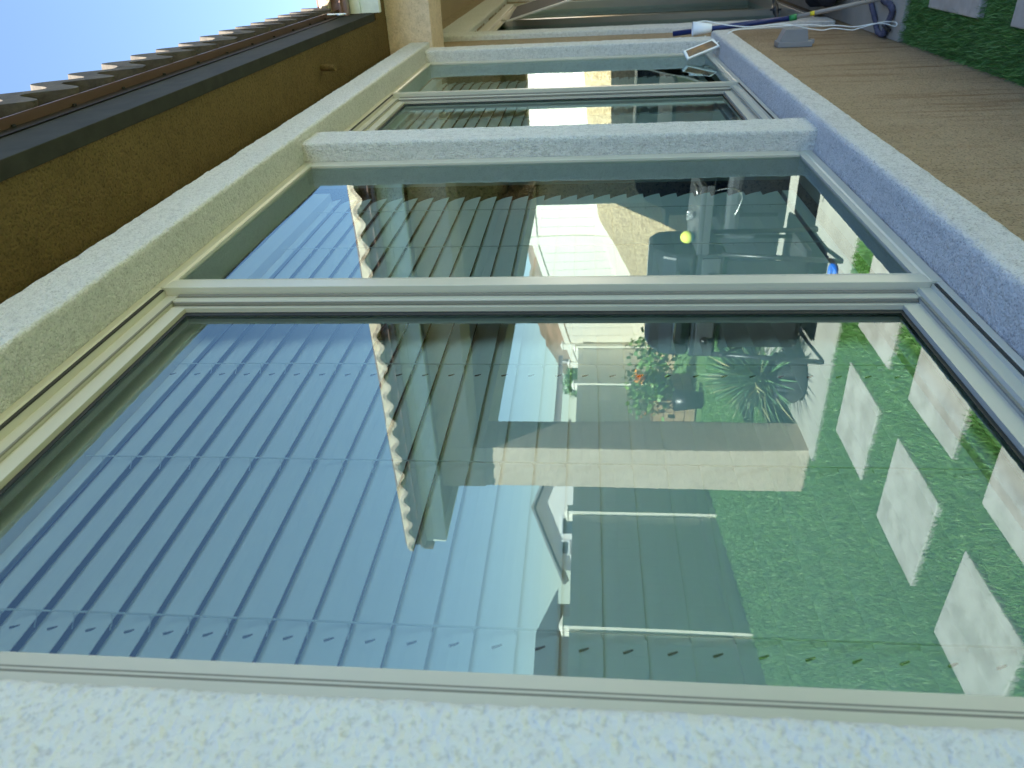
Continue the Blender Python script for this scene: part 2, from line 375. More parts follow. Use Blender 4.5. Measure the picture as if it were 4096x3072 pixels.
# windows
def bar(mb, poly, axis, t0, t1): mb.prism(poly, axis, t0, t1)
def D(d): return d-.53               # distance from the camera's wall-parallel plane -> y
def window(x0, xm, x1):
    """x0 near jamb, xm outer edge of the meeting stile, x1 far jamb"""
    zt, zb = ZU-.001, ZS+.002
    f = MB()
    # outer frame: flange plus stepped track on the sliding side, top and bottom
    top = [(D(.532), zt), (D(.532), 2.274), (D(.536), 2.271), (D(.536), 2.268), (D(.549), 2.266), (D(.549), 2.244), (D(.560), 2.243), (D(.60), 2.243), (D(.60), zt)]
    bot = [(D(.532), zb), (D(.532), .897), (D(.536), .900), (D(.536), .905), (D(.5425), .906), (D(.5425), .925), (D(.549), .927), (D(.549), .931), (D(.60), .931), (D(.60), zb)]
    f.prism(top, 'x', x0, xm+.001); f.prism(bot, 'x', x0, xm+.001)
    # fixed side: flange and bead
    topf = [(D(.532), zt), (D(.532), 2.268), (D(.535), 2.264), (D(.535), 2.261), (D(.60), 2.261), (D(.60), zt)]
    botf = [(D(.532), zb), (D(.532), .905), (D(.534), .909), (D(.535), .922), (D(.60), .922), (D(.60), zb)]
    xg = x1-.032
    f.prism(topf, 'x', xm+.002, x1); f.prism(botf, 'x', xm+.002, x1)
    f.prism([(x1, D(.532)), (xg+.014, D(.532)), (xg+.004, D(.534)), (xg, D(.535)), (xg, D(.60)), (x1, D(.60))], 'z', .9225, 2.2605)
    f.prism([(x0, D(.532)), (x0+.041, D(.532)), (x0+.041, D(.549)), (x0+.058, D(.549)), (x0+.058, D(.60)), (x0, D(.60))], 'z', .9315, 2.2425)
    W = f.build('window_frame', VINYL, HO)
    for (a_, b_, c_, d_, e_, f_) in ((x0+.03, xm-.003, .5345, .5375, 2.2665, 2.272), (x0+.03, xm-.003, .5335, .5375, .8985, .9035), (x0+.03, xm-.024, .5475, .5505, 2.2415, 2.2445), (x0+.03, xm-.024, .5475, .5505, .9285, .9325),
                                     (xm-.0078, xm-.0008, .5455, .549, .934, 2.240), (xm-.026, xm-.0235, .5505, .556, .934, 2.240), (x0+.0525, x0+.0545, .5474, .5489, .934, 2.240), (x0+.0620, x0+.0640, .5545, .5560, .934, 2.240)):
        k = MB(); k.box(a_, b_, D(c_), D(d_), e_, f_); k.build('track_slot', DARK if a_ == x0+.03 and c_ < .54 else SLOT, W)
    m = MB()
    m.prism([(xm, D(.532)), (xm+.002, D(.5315)), (xm+.032, D(.5325)), (xm+.046, D(.5355)), (xm+.048, D(.60)), (xm+.004, D(.60)), (xm, D(.5425))], 'z', .908, 2.2665)
    m.build('meeting_stile', VINYL, W)
    s = MB()
    s.prism([(xm-.008, D(.549)), (xm-.021, D(.549)), (xm-.023, D(.5525)), (xm-.008, D(.5525))], 'z', .932, 2.2424)
    a, b = xm-.034, xm-.011
    s.prism([(a, D(.558)), (b, D(.558)), (b, D(.59)), (a, D(.59))], 'z', .932, 2.242)
    c, d = x0+.0585, x0+.0805
    s.prism([(c, D(.556)), (d, D(.558)), (d, D(.59)), (c, D(.59))], 'z', .932, 2.242)
    s.prism([(D(.556), 2.242), (D(.558), 2.2165), (D(.59), 2.2165), (D(.59), 2.242)], 'x', d, a)
    s.prism([(D(.556), .932), (D(.558), .958), (D(.59), .958), (D(.59), .932)], 'x', d, a)
    S = s.build('sliding_sash', VINYL, W)
    g = MB(); q = .0015
    for (u0, u1, v0, v1) in ((a-.014, a-q, .9585, 2.216), (d+q, d+.006, .9585, 2.216)): g.box(u0, u1, D(.566), D(.568), v0, v1)
    g.box(d+.007, a-.015, D(.566), D(.568), 2.209, 2.2155); g.box(d+.007, a-.015, D(.566), D(.568), .959, .9655)
    g.build('gasket', GASKET, S)
    p = MB(); y = D(.570); p.add([(d, y, .9585), (a, y, .9585), (a, y, 2.216), (d, y, 2.216)], [(0, 1, 2, 3)])
    p.build('glass_pane', GLASS, S)
    p = MB(); y = D(.541); p.add([(xm+.0485, y, .9225), (xg, y, .9225), (xg, y, 2.2605), (xm+.0485, y, 2.2605)], [(0, 1, 2, 3)])
    p.build('glass_pane', GLASS, W)
    return W
window(.338, 1.201, 2.0705)
window(2.2195, 3.107, 3.934)
# blinds
def blind(x0, x1, label, cords, holes):
    t = empty('window_blind', ((x0+x1)/2, .1, 2.2), label, 'window blind', 'horizontal slat blinds behind the windows')
    db, p = .62, .0444; n = 0; s = MB(); th = R(73.2); wd = .0497
    k = -18
    zs = [1.485+db*.0717*(k+.59) for k in range(-12, 17)]
    for z in zs:
        # slightly crowned slat with thickness
        pts = []
        for i in range(5):
            u = i/4; pts.append((D(db)+math.cos(th)*wd*u-.0020*math.sin(math.pi*u)*math.sin(th), z+math.sin(th)*wd*u-.0012))
        back = [(a+.0019, b+.0005) for a, b in reversed(pts)]
        s.prism(pts+back, 'x', x0, x1)
    s.build('slats', SLAT, t)
    h = MB(); h.box(x0, x1, D(.602), D(.655), 2.204, 2.252, .003); h.build('headrail', SLAT, t)
    b = MB(); b.box(x0, x1, D(.618), D(.64), zs[0]-.043, zs[0]-.012, .003); b.build('bottom_rail', SLAT, t)
    c = MB()
    for x in cords:
        y = D(.6165)
        c.tube([(x, y-.0005, 2.206), (x, y-.0022, 2.0), (x, y-.0012, 1.5), (x, y-.0022, zs[0]-.02)], .0011, 6)
        for z in zs: c.tube([(x, y-.001, z+.001), (x-.004, y+.004, z-.001), (x-.012, y+.012, z+.0)], .0006, 5)
    c.build('ladder_cords', CORDM, t)
    for x in holes:
        for z in zs:
            g = MB()
            zc = z+.018; yc = D(db)+math.cos(th)*.0182-.0022
            g.box(x-.0012, x+.0012, yc-.0004, yc+.0012, zc-.0055, zc+.0055, .0006, rot=Matrix.Rotation(R(-20), 3, 'Y')); g.build('cord_hole', DARK, t)
blind(.35, 2.003, 'white slat blind closed behind the nearest window, reflecting blue sky', [.516, .797, 1.064, 1.335, 1.609, 1.874], [.500, 1.042])
blind(2.27, 3.87, 'white slat blind closed behind the second window, dark in reflection', [2.44, 2.71, 2.99, 3.27, 3.54, 3.8], [])

# eave along the wall
mb = MB(); mb.box(-6, XE, -.203, 0, 2.499, 2.56); mb.build('soffit', TAN_SHADED, HO)
mb = MB(); mb.box(-6, 3.845, -.237, -.2035, 2.495, 2.642, .002); mb.build('fascia', WOODP, HO)
mb = MB(); mb.prism([(-.2375, 2.618), (-.2405, 2.616), (-.2405, 2.652), (-.2375, 2.652)], 'x', -6, 3.84); mb.build('drip_edge', DRIP, HO)
mb = MB(); mb.prism([(-.241, 2.652), (-.264, 2.640), (-.264, 2.644), (-.21, 2.69), (-.2, 2.66)], 'x', -6, 3.80); mb.box(-4.2, 3.7, -.236, -.20, 2.66, 2.80); mb.build('eave_flashing', BROWN, HO)
for k in range(17):
    sc_ = MB(); sc_.tube([(.2+.21*k, -.2412, 2.646), (.2+.21*k, -.2462, 2.646)], .0045, 8); sc_.build('screw', BLACKM, HO)
# tiled roofs: u along the eave, v up the slope
def tiles(name, u0, u1, org, ud, vd, pitch, amp, thick, courses, clen, m, parent, phase=0, slope=.3, jit=.004):
    ud, vd = Vector(ud), Vector(vd); nper = 14; nU = int((u1-u0)/pitch*nper)
    def h(u):
        c = math.cos(2*math.pi*((u-phase)/pitch)); return amp*(.5+.5*c)**1.0
    vsl, fsl = [], []
    for c in range(courses):
        base = len(vsl); v0 = c*clen; v1 = (c+1)*clen+.02
        for i in range(nU+1):
            u = u0+(u1-u0)*i/nU
            kk = int((u-phase)/pitch+.5); jj = (noise.noise(Vector((kk*3.1, c*7.7, 1)))*jit*2)
            vv = v0+jj
            for (v, dz) in ((vv, -thick), (vv, 0), (v1, 0)):
                q = Vector(org)+ud*u+vd*v+Vector((0, 0, slope*v+dz+h(u)+(.022 if v < v1 else 0)+jj*.6))
                vsl.append(tuple(q))
            q = Vector(org)+ud*u+vd*(vv+.03)+Vector((0, 0, slope*(vv+.03)-thick+h(u)+.022)); vsl.append(tuple(q))
        for i in range(nU):
            a = base+i*4; b = a+4
            fsl += [(a, b, b+1, a+1), (a+1, b+1, b+2, a+2), (a+3, b+3, b, a)]
    me = bpy.data.meshes.new(name); me.from_pydata(vsl, [], fsl)
    return link(name, me, m, parent)
tiles('roof_tiles', -4.2, 3.78, (0, -.274, 2.712), (1, 0, 0), (0, 1, 0), .152, .088, .080, 8, .33, TILE, HO, phase=1.79, slope=.3)
mb = MB(); mb.add([(-6, -.2, 2.66), (6.5, -.2, 2.66), (6.5, 5.5, 4.3), (-6, 5.5, 4.3)], [(0, 1, 2, 3)]); mb.add([(-6, 5.5, 4.3), (6.5, 5.5, 4.3), (6.5, 11, 2.6), (-6, 11, 2.6)], [(0, 1, 2, 3)])
mb.build('roof_deck', TILE, HO)
mb = MB(); mb.box(-6, 6.5, 8.8, 9, -.1, 2.7); mb.box(-6.2, -6, 0, 9, -.1, 2.7); mb.build('rear_wall', TAN, HO)

# covered patio
PY = -2.76
mb = MB(); mb.box(XE, XE+.34, -2.415, -.0005, 2.275, 2.56); mb.box(XE, 10.6, PY, -2.42, 2.19, 2.56); mb.box(10.2, 10.55, -2.415, -.0005, 2.275, 2.56)
mb.build('patio_beam', PALE, HO)
rough('column', [(XE+.003, PY+.003), (XE+.34, PY+.003), (XE+.34, -2.42), (XE+.003, -2.42)], 'z', -.02, 2.19, PALE, HO, r=.012, step=.03, amp=.002, fr=30)
rough('column', [(10.22, PY+.003), (10.54, PY+.003), (10.54, -2.42), (10.22, -2.42)], 'z', -.02, 2.19, PALE, HO, r=.012, step=.05, amp=.002, fr=30)
mb = MB(); mb.box(XE+.341, 10.199, -2.419, -.001, 2.55, 2.58); mb.build('patio_ceiling', CEIL, HO)
mb = MB(); mb.box(3.88, XE-.001, -3.0, -.2, 2.50, 2.555); mb.box(XE, 10.7, -3.0, PY-.001, 2.50, 2.555); mb.build('patio_soffit', TAN_SHADED, HO)
mb = MB(); mb.box(3.846, 3.8795, -3.03, -.2375, 2.468, 2.558, .002); mb.box(3.838, 3.8795, -3.03, -.2375, 2.5585, 2.61, .002); mb.box(3.846, 10.75, -3.065, -3.031, 2.468, 2.61, .002)
mb.build('patio_fascia', plain('pale_fascia', (.72, .78, .70), .6, var=.18, scale=18, bmp=.001), HO)
mb = MB(); mb.prism([(3.837, 2.611), (3.735, 2.622), (3.735, 2.627), (3.86, 2.67)], 'y', -3.03, -.25); mb.box(3.76, 3.80, -3.02, -.1, 2.60, 2.74); mb.build('patio_flashing', BROWN, HO)
tiles('patio_roof_tiles', -3.03, .9, (3.705, 0, 2.655), (0, 1, 0), (1, 0, 0), .137, .036, .024, 6, .33, TILE2, HO, phase=-1.49, slope=.3)
mb = MB()
for k in range(12):
    y0 = -3.03+.262*k; dz = .004*math.sin(k*2.3); mb.box(3.722+dz, 3.80, y0, y0+.262+.006, 2.676+dz, 2.722+dz*1.5, .004, rot=Matrix.Rotation(R(1.2), 3, 'X'))
mb.build('eave_course_tiles', plain('sunlit_tone_tile', (.70, .58, .42), .9, var=.25, scale=20), HO)  # pale lit copy of the tile colour, sunlight is put into the tone
mb = MB(); mb.add([(3.80, -3.1, 2.63), (3.8, 1.2, 2.63), (7.2, 1.2, 3.62), (7.2, -3.1, 3.62)], [(0, 1, 2, 3)]); mb.add([(7.2, 1.2, 3.62), (7.2, -3.1, 3.62), (10.8, -3.1, 2.63), (10.8, 1.2, 2.63)], [(0, 1, 2, 3)])
mb.add([(3.8, -3.1, 2.63), (7.2, -3.1, 3.62), (10.8, -3.1, 2.63), (10.8, -3.1, 2.56), (3.8, -3.1, 2.56)], [(0, 1, 2, 3, 4)]); mb.build('patio_roof_deck', TILE2, HO)
# patio sliding door
DT = DOOR; rg = dict(r=[.008, .012, .002, .002], step=.02)
rough('door_trim', [(4.73, -.03), (4.925, -.03), (4.925, .06), (4.73, .06)], 'z', .10, 2.405, WHITE, HO, r=[.012, .014, .002, .002], step=.016)
rough('door_trim', [(-.031, 2.404), (-.031, 2.21), (.06, 2.21), (.06, 2.404)], 'x', 4.926, 7.65, WHITE, HO, step=.02)
rough('door_trim', [(7.46, -.03), (7.64, -.03), (7.64, .06), (7.46, .06)], 'z', .10, 2.209, WHITE, HO, step=.03)
f = MB(); q = .05
f.box(4.926, 4.985, .012, .11, .052, 2.208, .003); f.box(7.39, 7.459, .012, .11, .052, 2.208, .003); f.box(4.986, 7.389, .012, .11, 2.14, 2.208, .003)
f.box(4.986, 7.389, .0, .12, .052, .085, .003); f.box(6.15, 6.22, .03, .09, .086, 2.139, .003)
f.box(4.986, 7.389, .03, .036, 2.10, 2.139); f.box(5.05, 5.11, .05, .09, .086, 2.139, .003)
df = f.build('patio_door', VINYL, HO)
p = MB(); p.add([(4.99, .07, .09), (7.38, .07, .09), (7.38, .07, 2.13), (4.99, .07, 2.13)], [(0, 1, 2, 3)]); p.build('glass_pane', GLASS, df)
p = MB(); p.prism([(5.115, .078), (5.135, .1), (5.14, .2), (5.12, .2)], 'z', .1, 2.12); 
for k in range(16): p.box(5.16+.14*k, 5.255+.14*k, .13, .134, .1, 2.1, rot=Matrix.Rotation(R(55), 3, 'Z'))
p.build('door_drape', plain('grey_drape', (.10, .105, .10), .9), df)
# small fixtures on the wall
b = MB(); b.box(3.955, 4.045, -.026, -.0005, .415, .575, .004); b.prism([(-.0265, .435), (-.0265, .568), (-.078, .545), (-.078, .445)], 'x', 3.962, 4.036)
b.box(3.985, 4.01, -.03, -.01, .40, .42, .002); b.tube([(4.02, -.015, .415), (4.02, -.015, .408)], .006, 8)
b.build('outlet_cover', GREYPL, HO)
b = MB(); b.tube([(2.965, -.125, 2.50), (2.95, -.125, 2.437)], .0115, 14); b.build('pipe_stub', TAN_SHADED, HO)

# ------------------------------------------------------------- loose things in direct view
# solar panel on the sill
sp = empty('solar_panel', (3.75, -.03, .9), 'small white framed solar panel with a brown reflection coloured into its dark face leaning on the window sill', 'solar panel')
A, B, C_, D_ = [Vector(v) for v in ((3.74, -.034, 1.046), (3.80, -.072, .906), (3.762, -.046, .878), (3.70, -.003, 1.029))]
nrm = (B-A).cross(D_-A).normalized()
if nrm.dot(Vector((0, -.53, 1.485))-A) < 0: nrm = -nrm
def quadbox(mb, pts, n, t):
    vs = [p for p in pts]+[p-n*t for p in pts]
    mb.add(vs, [(0, 1, 2, 3), (7, 6, 5, 4), (0, 4, 5, 1), (1, 5, 6, 2), (2, 6, 7, 3), (3, 7, 4, 0)])
cn = (A+B+C_+D_)/4
mb = MB(); quadbox(mb, [A, B, C_, D_], nrm, .012); o = mb.build('panel_frame', WHITEPL, sp)
bv = o.modifiers.new('b', 'BEVEL'); bv.width = .003; bv.segments = 2
inn = [cn+(p-cn)*s for p, s in ((A, .86), (B, .86), (C_, .86), (D_, .86))]
e1 = (B-A).normalized(); e2 = (D_-A).normalized()
inn = [A+e1*.011+e2*.008, B-e1*.011+e2*.008, C_-e1*.011-e2*.008, D_+e1*.011-e2*.008]
mb = MB(); quadbox(mb, [p+nrm*.0012 for p in inn], nrm, .002)
mb.build('solar_cell', plain('solar_cell', (.30, .17, .08), .18, var=.5, scale=14, c2=(.10, .09, .08)), sp)  # brown stands for a reflection, painted into the dark cell colour
mb = MB(); mb.tube([cn-nrm*.012, cn-nrm*.03+Vector((.01, .0, -.03)), Vector((3.79, -.03, .892))], .006, 8); mb.build('stand', WHITEPL, sp)
# white tapered lamp head hanging at the trim corner
cu = empty('white_cup', (4.12, -.06, .9), 'white tapered cup shaped lamp at the lower corner of the window trim', 'lamp')
mb = MB(); mb.lathe([(.0, .0), (.019, .0), (.020, .003), (.033, .092), (.031, .092), (.018, .006), (0, .006)], (0, 0, 0), 24)
for i, v in enumerate(mb.v): mb.v[i] = (4.115+v[0], -.082+v[1]*1.0, .872+v[2])
mb.build('cup_body', WHITEPL, cu, True)
mb = MB(); mb.tube([(4.10, -.05, .90), (4.095, -.03, .905), (4.09, -.02, .93)], .004, 8); mb.build('bracket', WHITEPL, cu)
# white cable
def smooth_path(P, n=8):
    P = [Vector(p) for p in P]; out = []
    for i in range(len(P)-1):
        p0, p1, p2, p3 = P[max(i-1, 0)], P[i], P[i+1], P[min(i+2, len(P)-1)]
        for k in range(n):
            t = k/n; out.append(.5*((2*p1)+(-p0+p2)*t+(2*p0-5*p1+4*p2-p3)*t*t+(-p0+3*p1-3*p2+p3)*t**3))
    out.append(P[-1]); return out
mb = MB()
c1 = [(3.78, -.055, .893), (3.90, -.06, .845), (3.92, -.088, .802), (3.95, -.092, .70), (4.0, -.09, .585), (4.0, -.092, .50), (4.0, -.09, .41), (4.0, -.084, .369), (4.0, -.084, .306), (4.0, -.075, .223), (4.0, -.085, .136), (4.0, -.083, .084), (4.0, -.07, .036), (4.02, -.085, .03), (4.0, -.09, .10), (4.0, -.068, .20), (4.0, -.062, .235), (4.0, -.072, .317), (4.0, -.066, .366), (4.0, -.075, .43), (4.01, -.098, .55), (4.03, -.09, .70), (4.08, -.10, .82), (4.115, -.115, .90), (4.11, -.11, .96)]
mb.tube(smooth_path(c1), .0026, 8)
tag(mb.build('cable', WHITEPL, smooth=True), 'thin white cable running from the solar panel down the tan wall in a long loop', 'cable')
# white gutter clip
mb = MB(); x = 3.54; y = -.262
mb.tube(smooth_path([(x-.006, y, 2.625), (x-.004, y, 2.60), (x, y, 2.582), (x+.004, y, 2.57), (x+.0, y, 2.548), (x-.008, y, 2.54)]), .0032, 8)
mb.tube(smooth_path([(x+.008, y, 2.628), (x+.005, y, 2.60), (x+.001, y, 2.582), (x-.012, y, 2.575), (x-.022, y, 2.556), (x-.02, y, 2.548), (x-.034, y, 2.56), (x-.03, y, 2.57)]), .0032, 8)
tag(mb.build('gutter_clip', WHITEPL, smooth=True), 'small white plastic light clip hooked on the dark eave', 'clip')
# telescopic pole leaning on the wall
po = empty('extension_pole', (4.3, -.2, .0), 'telescopic pole with blue and grey sections leaning on the wall by the patio', 'pole')
top = Vector((4.40, -.043, .79)); mid = Vector((4.345, -.088, .445)); end = Vector((4.20, -.172, .06))
top = Vector((4.48, -.022, 1.02))
mb = MB(); mb.tube([top, mid], .0135, 14); mb.build('blue_sleeve', plain('blue_plastic', (.012, .028, .13), .35), po, True)
dd = (end-mid).normalized()
mb = MB(); mb.tube([mid+dd*.001, mid+dd*.035], .0155, 14); mb.build('green_collar', plain('green_plastic', (.03, .26, .08), .45), po, True)
mb = MB(); mb.tube([mid+dd*.036, end], .0105, 14); mb.build('grey_tube', plain('grey_tube', (.34, .31, .27), .5), po, True)
mb = MB(); mb.tube([mid+dd*.10, mid+dd*.122], .0112, 14); mb.build('yellow_tag', plain('yellow_tag', (.75, .62, .03), .5), po, True)
# black tripod leg
tp = empty('tripod', (4.7, -.1, .3), 'black metal tripod leg with clamp knobs standing against the patio wall', 'tripod')
a, b = Vector((4.75, -.006, .404)), Vector((5.05, -.155, .392)); e = b-a
mb = MB(); mb.tube([a, a+e*1.9], .011, 14); mb.build('pole', BLACKM, tp, True)
mb = MB(); mb.tube([a+e*.42, a+e*.62], .018, 14); mb.tube([a+e*.5+Vector((0, 0, -.03)), a+e*.5+Vector((0, 0, .03))], .006, 8); mb.build('clamp_collar', BLACKM, tp, True)
mb = MB(); mb.tube(smooth_path([a+e*.14, a+e*.12+Vector((0, -.01, -.025)), a+e*.02+Vector((0, 0, -.035))]), .004, 8); mb.build('hook', BLACKM, tp, True)
# fabric garden hose
def hose_path():
    return smooth_path([(4.62, -.22, .03), (4.44, -.150, .03), (4.36, -.10, .028), (4.312, -.068, .028), (4.26, -.028, .028), (4.20, -.016, .03), (4.145, -.022, .03), (4.12, -.06, .035), (4.095, -.10, .032), (4.092, -.128, .03), (4.135, -.15, .03), (4.20, -.155, .028), (4.29, -.17, .028), (4.42, -.22, .028), (4.6, -.30, .03)], 26)
hp = hose_path(); mb = MB()
mb.tube(hp, [.0085+.0045*math.sin(i*2.1)+.003*random.random() for i in range(len(hp))], 12)
HOSEM = plain('purple_grey_fabric', (.13, .13, .20), .85, var=.45, scale=110, bmp=.004)
tag(mb.build('garden_hose', HOSEM, smooth=True), 'ruffled purple grey fabric hose coiled on the slab by the wall', 'hose')
mb = MB(); mb.box(4.13, 4.16, -.075, -.052, .02, .045, .004); mb.tube([(4.13, -.06, .04), (4.07, -.045, .035)], .01, 10)
tag(mb.build('hose_coupling', BLACKM), 'black plastic hose coupling lying on the fabric hose', 'hose coupling')
# dark cloth bag by the patio door
vs, fs = [], []; nu, nv = 26, 16
for i in range(nu+1):
    for j in range(nv):
        u = i/nu; a = 2*math.pi*j/nv; rr = .16*math.sin(math.pi*min(1, u*1.02))**.5+.002
        p = Vector((4.75+.75*u, -.20+rr*.8*math.cos(a), .09+rr*.55*math.sin(a)))
        p += Vector((0, 1, 1))*.035*noise.noise(p*9); p.z = max(p.z, .014); vs.append(tuple(p))
for i in range(nu):
    for j in range(nv): fs.append((i*nv+j, i*nv+(j+1) % nv, (i+1)*nv+(j+1) % nv, (i+1)*nv+j))
me = bpy.data.meshes.new('cloth_bag'); me.from_pydata(vs, [], fs)
tag(link('cloth_bag', me, plain('dark_cloth', (.03, .03, .04), .9, var=.4, scale=30, bmp=.01), smooth=True), 'crumpled dark cloth bag lying on the patio by the door', 'bag')
# window screen leaning in the doorway
ws = empty('window_screen', (5.6, -.2, .02), 'dark mesh window screen with a thin metal frame leaning against the patio door', 'window screen')
P0, P1, P2, P3 = Vector((5.42, -.035, 2.03)), Vector((6.5, -.035, 2.06)), Vector((6.5, -.55, .03)), Vector((5.42, -.55, .0))+Vector((0, 0, .02))
nn = (P1-P0).cross(P3-P0).normalized()
if nn.y > 0: nn = -nn
u, v = (P1-P0).normalized(), (P3-P0).normalized(); f = MB(); t = .022
quadbox(f, [P0, P1, P1+v*t, P0+v*t], nn, .01); quadbox(f, [P3-v*t, P2-v*t, P2, P3], nn, .01)
quadbox(f, [P0+v*t, P0+v*t+u*t, P3-v*t+u*t, P3-v*t], nn, .01); quadbox(f, [P1+v*t-u*t, P1+v*t, P2-v*t, P2-v*t-u*t], nn, .01)
f.build('screen_frame', plain('pale_aluminium', (.5, .47, .42), .4, metal=.3), ws)
f = MB(); quadbox(f, [P0+(u+v)*t-nn*.004, P1+(v-u)*t-nn*.004, P2-(u+v)*t-nn*.004, P3+(u-v)*t-nn*.004], nn, .002)
f.build('mesh', plain('dark_mesh', (.022, .02, .022), .8), ws)

# ------------------------------------------------------------- the yard seen in the glass
CREAM = plain('cream_vinyl_fence', (.84, .80, .68), .5, var=.05, scale=2)
def fence_run(pts, label, post_every, top, bot, group=None):
    """pts: start, end (x,y); top(t), bot(t): heights; planks as one panel mesh per bay"""
    A, B = Vector((*pts[0], 0)), Vector((*pts[1], 0)); L = (B-A).length; d = (B-A)/L; n = Vector((-d.y, d.x, 0))
    fe = empty('vinyl_fence', tuple(A), label, 'fence', group)
    k = int(L/post_every)+1; post = None
    for i in range(k+1):
        s = min(L, i*post_every); c = A+d*s; z0, z1 = bot(s), top(s)
        mb = MB(); h = .063; vs = [c+d*a*h+n*b*h+Vector((0, 0, z)) for z in (z0-.1, z1+.06) for a, b in ((-1, -1), (1, -1), (1, 1), (-1, 1))]
        mb.add(vs, [(0, 1, 2, 3), (4, 5, 6, 7), (0, 1, 5, 4), (1, 2, 6, 5), (2, 3, 7, 6), (3, 0, 4, 7)])
        cp = [c+d*a*(h+.012)+n*b*(h+.012)+Vector((0, 0, z1+.06)) for a, b in ((-1, -1), (1, -1), (1, 1), (-1, 1))]+[c+Vector((0, 0, z1+.10))]
        mb.add(cp, [(0, 1, 2, 3), (0, 1, 4), (1, 2, 4), (2, 3, 4), (3, 0, 4)])
        mb.build('post', CREAM, fe)
    for i in range(k):
        s0 = i*post_every+.065; s1 = min(L, (i+1)*post_every)-.065
        if s1 <= s0+.05: continue
        mb = MB()
        def strip(sa, sb, za0, za1, zb0, zb1, th):
            vs = []
            for s, z0, z1 in ((sa, za0, za1), (sb, zb0, zb1)):
                c = A+d*s; vs += [c+n*th+Vector((0, 0, z0)), c+n*th+Vector((0, 0, z1)), c-n*th+Vector((0, 0, z1)), c-n*th+Vector((0, 0, z0))]
            mb.add(vs, [(0, 1, 2, 3), (4, 7, 6, 5), (0, 4, 5, 1), (1, 5, 6, 2), (2, 6, 7, 3), (3, 7, 4, 0)])
        strip(s0, s1, top(s0)-.10, top(s0), top(s1)-.10, top(s1), .028)
        strip(s0, s1, bot(s0)-.1, bot(s0)+.16, bot(s1)-.1, bot(s1)+.16, .028)
        npl = int((s1-s0)/.15)
        for j in range(npl):
            a = s0+(s1-s0)*j/npl+.004; b = s0+(s1-s0)*(j+1)/npl-.001
            strip(a, b, bot(a)-.35, top(a)-.10, bot(b)-.35, top(b)-.10, .011)
        mb.build('panel', CREAM, fe)
    return fe
ft = [(0, 2.62), (3.7, 2.50), (4.1, 2.46), (4.6, 2.36), (5.7, 1.98), (6.2, 1.86), (7, 1.62)]
fence_run([(12.5, 0.0), (12.5, -6.60)], 'cream vinyl fence stepping down the sunlit dirt bank', 2.06, lambda s: float(np.interp(s, [a for a, b in ft], [b for a, b in ft])), lambda s: bank_z(-s))
x1f = 12.3
fence_run([(x1f, fy(x1f)), (-9, fy(-9))], 'long cream vinyl fence along the far side of the lawn', 1.95, lambda s: 1.62-.0*s, lambda s: 0.)
# planting strip of gravel under the far fence
# neighbour house beyond the fence
def rot_pt(s, off, z):   # along the gable plane
    p = Vector((24, -22, 0))+Vector((.7071, .7071, 0))*s+Vector((.7071, -.7071, 0))*off; return (p.x, p.y, z)
nh = empty('neighbour_house', (24, -22, 0), 'white gabled neighbour house beyond the far fence', 'house')
def gable(mb, off0, off1, s0, s1, zb, ze0, zp, sp_, ze1):
    P = [(s0, zb), (s0, ze0), (sp_, zp), (s1, ze1), (s1, zb)]
    vs = [rot_pt(s, off0, z) for s, z in P]+[rot_pt(s, off1, z) for s, z in P]; n = 5
    mb.add(vs, [(0, 1, 2, 3, 4), (9, 8, 7, 6, 5)]+[(i, (i+1) % n, n+(i+1) % n, n+i) for i in range(n)])
mb = MB(); gable(mb, 0, 8, -1.3, 4.6, -.1, 2.45, 3.62, 1.26, 2.3); NH = mb.build('wall', plain('white_wall', (.8, .79, .74), .8), nh)
mb = MB()
for sA, zA, sB, zB in ((1.26, 3.70, -1.9, 2.28), (1.26, 3.70, 5.2, 2.1)):
    vs = [rot_pt(sA, -.35, zA), rot_pt(sB, -.35, zB), rot_pt(sB, 8.4, zB), rot_pt(sA, 8.4, zA)]; vs += [(a, b, c+.1) for a, b, c in vs]
    mb.add(vs, [(0, 1, 2, 3), (4, 7, 6, 5), (0, 4, 5, 1), (1, 5, 6, 2), (2, 6, 7, 3), (3, 7, 4, 0)])
mb.build('roof', plain('grey_roof', (.26, .27, .27), .9, var=.3), nh)
for a, b, z0, z1 in ((.24, .86, 1.9, 2.43), (-.58, -.1, 2.18, 2.45)):
    mb = MB(); vs = [rot_pt(a-.07, -.04, z0-.07), rot_pt(b+.07, -.04, z0-.07), rot_pt(b+.07, -.04, z1+.07), rot_pt(a-.07, -.04, z1+.07)]; vs += [rot_pt(*q) for q in ((a-.07, .01, z0-.07), (b+.07, .01, z0-.07), (b+.07, .01, z1+.07), (a-.07, .01, z1+.07))]
    mb.add(vs, [(0, 1, 2, 3), (0, 4, 5, 1), (1, 5, 6, 2), (2, 6, 7, 3), (3, 7, 4, 0)]); wf = mb.build('window', WHITEPL, nh)
    mb = MB(); mb.add([rot_pt(a, -.045, z0), rot_pt(b, -.045, z0), rot_pt(b, -.045, z1), rot_pt(a, -.045, z1)], [(0, 1, 2, 3)]); mb.build('pane', plain('dark_pane', (.05, .07, .09), .1), wf)
# second neighbour: blue grey roof and brown wall
n2 = empty('brown_neighbour_house', (14, -18, 0), 'brown walled neighbour house with a low blue grey roof', 'house')
mb = MB(); mb.box(4, 17, -26, -18.3, -.1, 2.35); mb.build('wall', plain('brown_siding', (.27, .19, .15), .85, var=.2), n2)
mb = MB(); mb.prism([(17.4, 2.35), (15.5, 2.98), (4, 2.98), (4, 2.35)], 'y', -26.3, -18); mb.build('roof', plain('slate_roof', (.16, .2, .25), .9, var=.2), n2)
